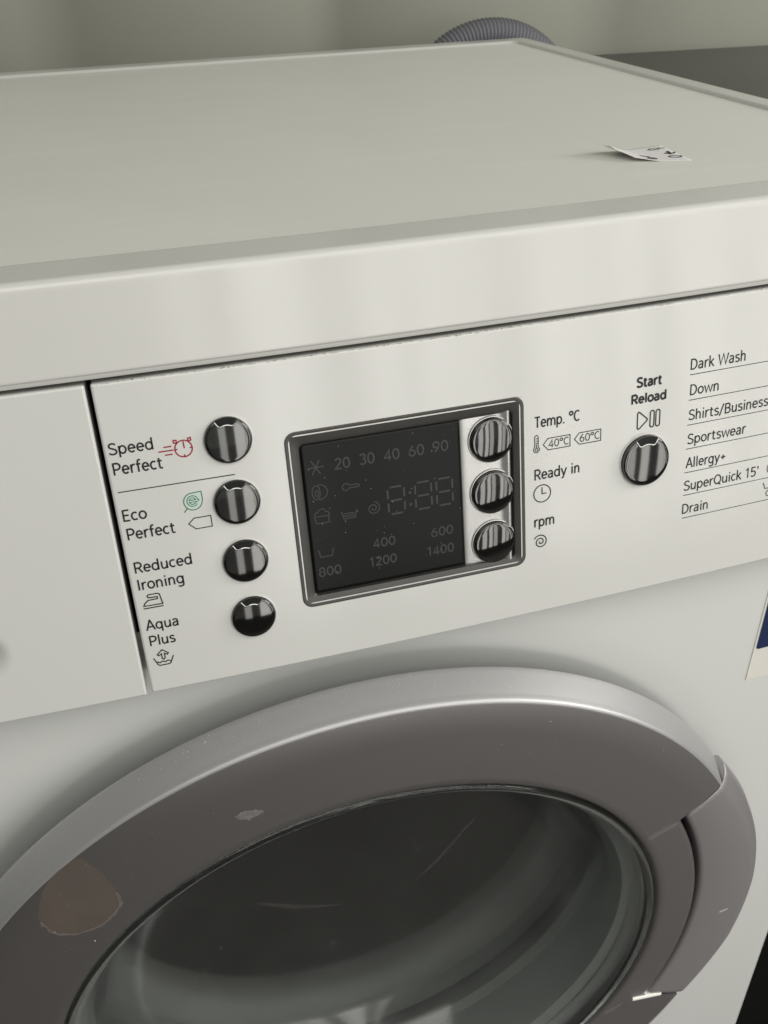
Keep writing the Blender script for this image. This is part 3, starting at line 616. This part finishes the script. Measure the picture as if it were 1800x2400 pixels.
# glass: thick rolled rim, bowl running back into the drum
front = [(0.1737, -0.0105), (0.1735, -0.0050), (0.1730, -0.0026), (0.1721, -0.0012), (0.1709, -0.0008), (0.1696, -0.0013), (0.1682, -0.0026), (0.1664, -0.0048), (0.1646, -0.0075), (0.1628, -0.0105), (0.1610, -0.0140), (0.1585, -0.0195), (0.1545, -0.0285), (0.1495, -0.0390), (0.1440, -0.0510), (0.1370, -0.0610), (0.1260, -0.0690), (0.1100, -0.0745), (0.090, -0.0780), (0.065, -0.0800), (0.035, -0.0810), (0.006, -0.0813)]
back = [(0.006, -0.0855), (0.035, -0.0853), (0.065, -0.0845), (0.090, -0.0825), (0.1115, -0.0790), (0.1285, -0.0730), (0.1405, -0.0640), (0.1480, -0.0530), (0.1532, -0.0405), (0.1572, -0.0285), (0.1612, -0.0190), (0.1660, -0.0150), (0.1720, -0.0140)]
NG = 160
loops = [[D(q, 2*math.pi*i/NG, h) for i in range(NG)] for q, h in front+back]
loops.append(loops[0])
V = [p for l in loops[:-1] for p in l]; Fc = []
nl = len(loops)-1
for a in range(nl):
    b = (a+1) % nl
    for i in range(NG):
        j = (i+1) % NG; Fc.append((a*NG+i, a*NG+j, b*NG+j, b*NG+i))
# close the tiny centre holes
fi = (len(front)-1)*NG; bi = len(front)*NG
Fc = [f for f in Fc if not (f[0] >= fi and f[0] < fi+NG and f[3] >= bi)]
Fc.append(tuple(fi+i for i in range(NG))); Fc.append(tuple(bi+i for i in range(NG-1, -1, -1)))
fixn(part('door_glass', V, Fc, GLASS, door, smooth=60))
# seal ring behind the glass edge, gasket and drum
L = [[D(q, 2*math.pi*i/96, h) for i in range(96)] for q, h in ((0.1750, -0.0060), (0.1742, -0.0145), (0.1640, -0.0205), (0.1655, -0.040), (0.170, -0.06), (0.185, -0.066))]
V, Fc = loft(L); part('glass_seal', V, Fc, SEAL, door, smooth=40)
L = [[D(q, 2*math.pi*i/96, h) for i in range(96)] for q, h in ((0.190, -0.052), (0.172, -0.056), (0.166, -0.064), (0.169, -0.076), (0.178, -0.084), (0.176, -0.096), (0.162, -0.104), (0.158, -0.115), (0.162, -0.128))]
V, Fc = loft(L); part('door_gasket', V, Fc, RUBBER, smooth=50)
L = [[D(q, 2*math.pi*i/96, h) for i in range(96)] for q, h in ((0.162, -0.128), (0.235, -0.135), (0.238, -0.16), (0.238, -0.42), (0.20, -0.44), (0.004, -0.45))]
V, Fc = loft(L, cap1=True); part('drum', V, Fc, STEEL, smooth=40)

# marks on the door ----------------------------------------------------
def patch(name, pts, material, h=0.00015, jag=0.0006, sub=6, seed=1):
    rnd = random.Random(seed); P = []
    n = len(pts)
    for i in range(n):
        p0, p1, p2, p3 = (Vector(pts[(i+k-1) % n]) for k in range(4))
        for s in range(sub):
            t = s/sub
            c = 0.5*((2*p1)+(p2-p0)*t+(2*p0-5*p1+4*p2-p3)*t*t+(3*p1-p0-3*p2+p3)*t**3)
            P.append((c.x+rnd.uniform(-jag, jag), c.y+rnd.uniform(-jag, jag)))
    W = [DC+Vector(((x-DC.x), 0, 0))+ez*(z-DC.z)+nrm*h for x, z in P]
    part(name, W, [tuple(range(len(W)))], material, door, smooth=0)
    return P
st = [(-0.1562, -0.2395), (-0.1496, -0.2532), (-0.1446, -0.2741), (-0.1487, -0.2829), (-0.1606, -0.2911), (-0.1755, -0.2879), (-0.1807, -0.2721), (-0.1740, -0.2530), (-0.1640, -0.2430)]
P = patch('glue_stain', st, STAIN, seed=3)
rim = P[10:36]
V, Fc = [], []
rnd = random.Random(5)
for x, z in rim:
    cxs, czs = -0.163, -0.268; k = 1-rnd.uniform(0.03, 0.09)
    V.append(DC+Vector((x-DC.x, 0, 0))+ez*(z-DC.z)+nrm*0.0003)
    V.append(DC+Vector((cxs+(x-cxs)*k-DC.x, 0, 0))+ez*(czs+(z-czs)*k-DC.z)+nrm*0.0003)
Fc = [(2*i, 2*i+1, 2*i+3, 2*i+2) for i in range(len(rim)-1)]
part('stain_edge', V, Fc, STAINEDGE, door, smooth=0)
patch('grey_smudge', [(-0.0885, -0.2375), (-0.0855, -0.2352), (-0.0815, -0.2355), (-0.0775, -0.2366), (-0.0755, -0.2382), (-0.0778, -0.2400), (-0.0815, -0.2408), (-0.0822, -0.2422), (-0.0838, -0.2405), (-0.0870, -0.2398)], SMUDGE, jag=0.0004, seed=8)
patch('grey_smudge', [(0.1270, -0.5150), (0.1330, -0.5125), (0.1385, -0.5105), (0.1370, -0.5140), (0.1320, -0.5175), (0.1270, -0.5185)], STAINEDGE, jag=0.0003, seed=9)
patch('pale_streak', [(0.1955, -0.4345), (0.2005, -0.4330), (0.2015, -0.4345), (0.1975, -0.4360)], STREAK, h=0.0006, jag=0.0003, seed=4)

# limescale streaks dried on the glass bowl
def bowl_h(q):
    for (a, b), (c, e_) in zip(front, front[1:]):
        if c <= q <= a: return b+(e_-b)*(q-a)/(c-a)
    return -0.0813
GLSTREAK = film('dried_streak', (0.42, 0.41, 0.39), 0.09, 160)
def streak(pts, wd, name='dried_streak'):
    P = cr(pts, 8); V, Fc = [], []
    for i, (x, z) in enumerate(P):
        a, b = P[max(0, i-1)], P[min(len(P)-1, i+1)]; t = Vector((b[0]-a[0], b[1]-a[1])).normalized()
        k = wd*math.sin(math.pi*(i+0.4)/(len(P)-0.2))
        for s_ in (1, -1):
            X, Z = x-t.y*k*s_, z+t.x*k*s_; q = math.hypot(X-DC.x, Z-DC.z)
            V.append(D(q, math.atan2(Z-DC.z, X-DC.x), bowl_h(q)+0.0003))
    Fc = [(2*i, 2*i+1, 2*i+3, 2*i+2) for i in range(len(P)-1)]
    part(name, V, Fc, GLSTREAK, door, smooth=0)
streak([(0.0610, -0.3884), (0.0541, -0.3972), (0.0358, -0.4248), (0.0200, -0.4404)], 0.0013)
streak([(-0.0840, -0.4180), (-0.0680, -0.4290), (-0.0530, -0.4373), (-0.0267, -0.4459)], 0.0022)
streak([(0.0198, -0.3944), (0.0205, -0.4000)], 0.0010); streak([(0.0220, -0.4070), (0.0235, -0.4115)], 0.0010)
streak([(-0.128, -0.478), (-0.124, -0.470), (-0.118, -0.462)], 0.0011)

# ------------------------------------------------------------------ things round the machine
# paper label stuck to the lid, one corner peeled up
def lab(u, v):
    FL, FR, BR, BL = Vector((0.1490, 0.0765)), Vector((0.1750, 0.0690)), Vector((0.1785, 0.1045)), Vector((0.1375, 0.0985))
    p = (FL*(1-u)+FR*u)*(1-v)+(BL*(1-u)+BR*u)*v
    c = max(0, 1-u/0.55)
    z = -0.0017+0.0066*c**1.6*(0.30+0.70*v**1.1)+0.0003*math.sin(u*8+v*5)*c
    if u < 0.6: z += 0.0010*c*math.exp(-((v-0.45+0.8*(u-0.2))/0.09)**2)
    return (p.x, p.y, z)
N = 26
V = [lab(i/N, j/N) for j in range(N+1) for i in range(N+1)]
Fc = [(j*(N+1)+i, j*(N+1)+i+1, (j+1)*(N+1)+i+1, (j+1)*(N+1)+i) for j in range(N) for i in range(N)]
o = obj('paper_label', V, Fc, PAPER, smooth=60)
sm = o.modifiers.new('thickness', 'SOLIDIFY'); sm.thickness = 0.00012
tag(o, 'small white paper label with smeared print curling up from the lid', 'label')
def labstroke(lines, wd):
    V, Fc = [], []
    for ln in lines:
        b = len(V)
        for i, (u, v) in enumerate(ln):
            q = ln[min(i+1, len(ln)-1)]; p = ln[max(i-1, 0)]; t = Vector((q[0]-p[0], q[1]-p[1])).normalized(); nn = Vector((-t.y, t.x))*wd
            for s in (1, -1):
                x, y, z = lab(u+nn.x*s, v+nn.y*s*0.8); V.append((x, y, z+0.00025))
        Fc += [(b+2*i, b+2*i+1, b+2*i+3, b+2*i+2) for i in range(len(ln)-1)]
    return obj('printed_mark', V, Fc, INK, o, smooth=0)
el = lambda u, v, a, b, n=14: [(u+a*math.cos(2*math.pi*i/n), v+b*math.sin(2*math.pi*i/n)) for i in range(n+1)]
labstroke([el(0.87, 0.26, 0.10, 0.06)], 0.014)
labstroke([el(0.40, 0.33, 0.07, 0.045), el(0.41, 0.35, 0.02, 0.02)], 0.02)
labstroke([el(0.43, 0.18, 0.07, 0.04), [(0.36, 0.12), (0.5, 0.24)]], 0.018)
labstroke([[(0.72, 0.80), (0.78, 0.86), (0.9, 0.84), (0.88, 0.78), (0.76, 0.76), (0.74, 0.8)], [(0.9, 0.84), (0.98, 0.80)]], 0.014)
labstroke([[(0.82, 0.50), (0.95, 0.46), (1.0, 0.52)], [(0.88, 0.42), (0.92, 0.60)]], 0.022)

# sticker on the front plate
def SH(x, z, off): return (x, shell_y(x, z)+dish(math.hypot(x-cx, z-cz))-off, z)
def sheet(name, x0, x1, z0, z1, off, material, parent=None, r=0.002):
    P = rr(x0, x1, z0, z1, r, n=5, nx=8, nz=8); c = (sum(p[0] for p in P)/len(P), sum(p[1] for p in P)/len(P))
    V = [SH(x, z, off) for x, z in P]+[SH(x, z, off-0.00025) for x, z in P]; n = len(P)
    Fc = [tuple(range(n))]+[(i, (i+1) % n, n+(i+1) % n, n+i) for i in range(n)]
    return fixn(obj(name, V, Fc, material, parent, smooth=0))
o = sheet('sticker', 0.2050, 0.2800, -0.2722, -0.185, 0.0004, CLEAR, r=0.0006)
tag(o, 'pale sticker with navy blue block on the front right of the door', 'sticker')
sheet('blue_block', 0.2064, 0.2786, -0.2492, -0.1864, 0.0007, BLUE, o, r=0.002)

# grey corrugated hose arching up behind the lid
hc = Vector((0.2925, 0.628, -0.0885)); Rm = 0.0862; NR = 16; L = []
path = []
NP = 620
for i in range(NP+1):
    s = i/NP
    if s < 0.2: p = Vector((hc.x-Rm, hc.y, hc.z-0.20*(0.2-s)/0.2)); t = Vector((0, 0, 1))
    elif s > 0.8: p = Vector((hc.x+Rm, hc.y, hc.z-0.20*(s-0.8)/0.2)); t = Vector((0, 0, -1))
    else:
        a = math.pi*(1-(s-0.2)/0.6); p = Vector((hc.x+Rm*math.cos(a), hc.y, hc.z+Rm*math.sin(a))); t = Vector((math.sin(a), 0, -math.cos(a)))
    path.append((p, t))
for i, (p, t) in enumerate(path):
    b1 = Vector((0, 1, 0)); b2 = t.cross(b1).normalized(); rad = 0.0136+0.0010*math.cos(i*2*math.pi/5)
    L.append([p+b1*rad*math.cos(2*math.pi*k/NR)+b2*rad*math.sin(2*math.pi*k/NR) for k in range(NR)])
V, Fc = loft(L, cap0=True, cap1=True)
o = fixn(obj('drain_hose', V, Fc, HOSE, smooth=70))
tag(o, 'grey corrugated drain hose arching up between the washing machine and the wall', 'hose')

# dark cabinet on the right
def cbox(name, x0, x1, y0, y1, z0, z1, material, parent, bv=0.002):
    V, Fc = box_v(x0, x1, y0, y1, z0, z1, lambda x, y: (x, y-0.107*(x-0.426)*y/0.636)); o = obj(name, V, Fc, material, parent, smooth=0); return bevel(o, bv)
CB = bpy.data.objects.new('side_cabinet', None); sc.collection.objects.link(CB)
tag(CB, 'dark anthracite cabinet standing to the right of the washing machine', 'cabinet')
cbox('cabinet_top', 0.318, 1.05, 0.035, 0.640, -0.052, -0.030, CAB, CB)
cbox('gap_shadow_strip', 0.318, 1.05, 0.6415, 0.676, -0.060, -0.036, CABF, CB)  # black strip added as the shadow in the gap between cabinet and wall
cbox('cabinet_body', 0.320, 1.045, 0.055, 0.634, FZ, -0.0525, CABF, CB)
cbox('cabinet_door', 0.322, 0.680, 0.035, 0.0545, FZ+0.08, -0.060, CABF, CB)
cbox('cabinet_door', 0.683, 1.043, 0.035, 0.0545, FZ+0.08, -0.060, CABF, CB)

# ------------------------------------------------------------------ dust and grime (nobody could count it)
def flecks(name, samples, material, smin, smax, seed):
    rnd = random.Random(seed); V, Fc = [], []
    for p, nn in samples:
        p = Vector(p); nn = Vector(nn).normalized(); t1 = nn.orthogonal().normalized(); t2 = nn.cross(t1); a0 = rnd.uniform(0, 6.28); s = rnd.uniform(smin, smax)*(1.6 if rnd.random() < 0.06 else 1)
        b = len(V)
        for k in range(4):
            a = a0+k*math.pi/2; q = s*rnd.uniform(0.45, 1.0); V.append(p+t1*q*math.cos(a)+t2*q*math.sin(a)+nn*0.00008)
        V.append(p+nn*(s*0.8+0.0001)); Fc += [(b+k, b+(k+1) % 4, b+4) for k in range(4)]
    return obj(name, V, Fc, material, None, smooth=0, kind='stuff')
rnd = random.Random(11); smp = []
for i in range(420):                                   # top of the door rim
    a = R(rnd.gauss(88, 18)); k = rnd.random(); q = 0.2309+0.0043*k; h = -0.0045-0.011*k
    smp.append((D(q, a, h), Vector((math.cos(a), 0, 0))+ez*math.sin(a)+nrm*0.35))
for i in range(90):                                    # ledge where face meets glass
    a = R(rnd.gauss(105, 20)); smp.append((D(0.1748, a, -0.0018), Vector((math.cos(a)*-0.3, 0, 0))+nrm))
for i in range(90): smp.append((D(rnd.uniform(0.178, 0.226), R(rnd.uniform(20, 150)), 0.0), nrm))
for i in range(60): smp.append((D(rnd.uniform(0.05, 0.13), R(rnd.uniform(0, 360)), -0.0700), nrm))
for i in range(110): smp.append(((rnd.uniform(-0.29, 0.29), rnd.uniform(0.03, 0.45), -0.0019), (0, 0, 1)))
for i in range(40):
    x = rnd.uniform(-0.25, 0.28); smp.append(((x, fy(x, 0)+rnd.uniform(0.004, 0.02), 0.0), (0, 0, 1)))
for i in range(120):
    x, z = rnd.uniform(-0.25, 0.28), rnd.uniform(-0.165, -0.045)
    if not (DX0 < x < DX1 and DZ0 < z < DZ1): smp.append((S(x, z, 0), (0, -1, TI)))
for i in range(45): smp.append((SR(rnd.uniform(-0.039, 0.025), rnd.uniform(-0.134, -0.074), SOFF), (0, -1, TI)))
for i in range(60):
    x = rnd.uniform(-0.2, 0.05); z = -0.172-abs(rnd.gauss(0, 0.006)); smp.append(((x, shell_y(x, z), z), (0, -1, 0)))
flecks('dust', smp, DUSTM, 0.00008, 0.00026, 2)
smp = []
for i in range(420):                                   # crumbs caught in the slot under the lid
    x = 0.02+rnd.gauss(0, 0.075)
    if x < XG+0.003: continue
    smp.append((S(x, ZT+abs(rnd.gauss(0, 0.0003))*-1, -0.0002), (0, -0.6, 1)))
for i in range(160):                                   # top edge of the display frame
    smp.append((S(rnd.uniform(-0.03, 0.054), DZ1-0.0002-abs(rnd.gauss(0, 0.0004)), 0.0004), (0, -0.7, 1)))
flecks('grime', smp, GRIMEM, 0.00008, 0.00030, 4)
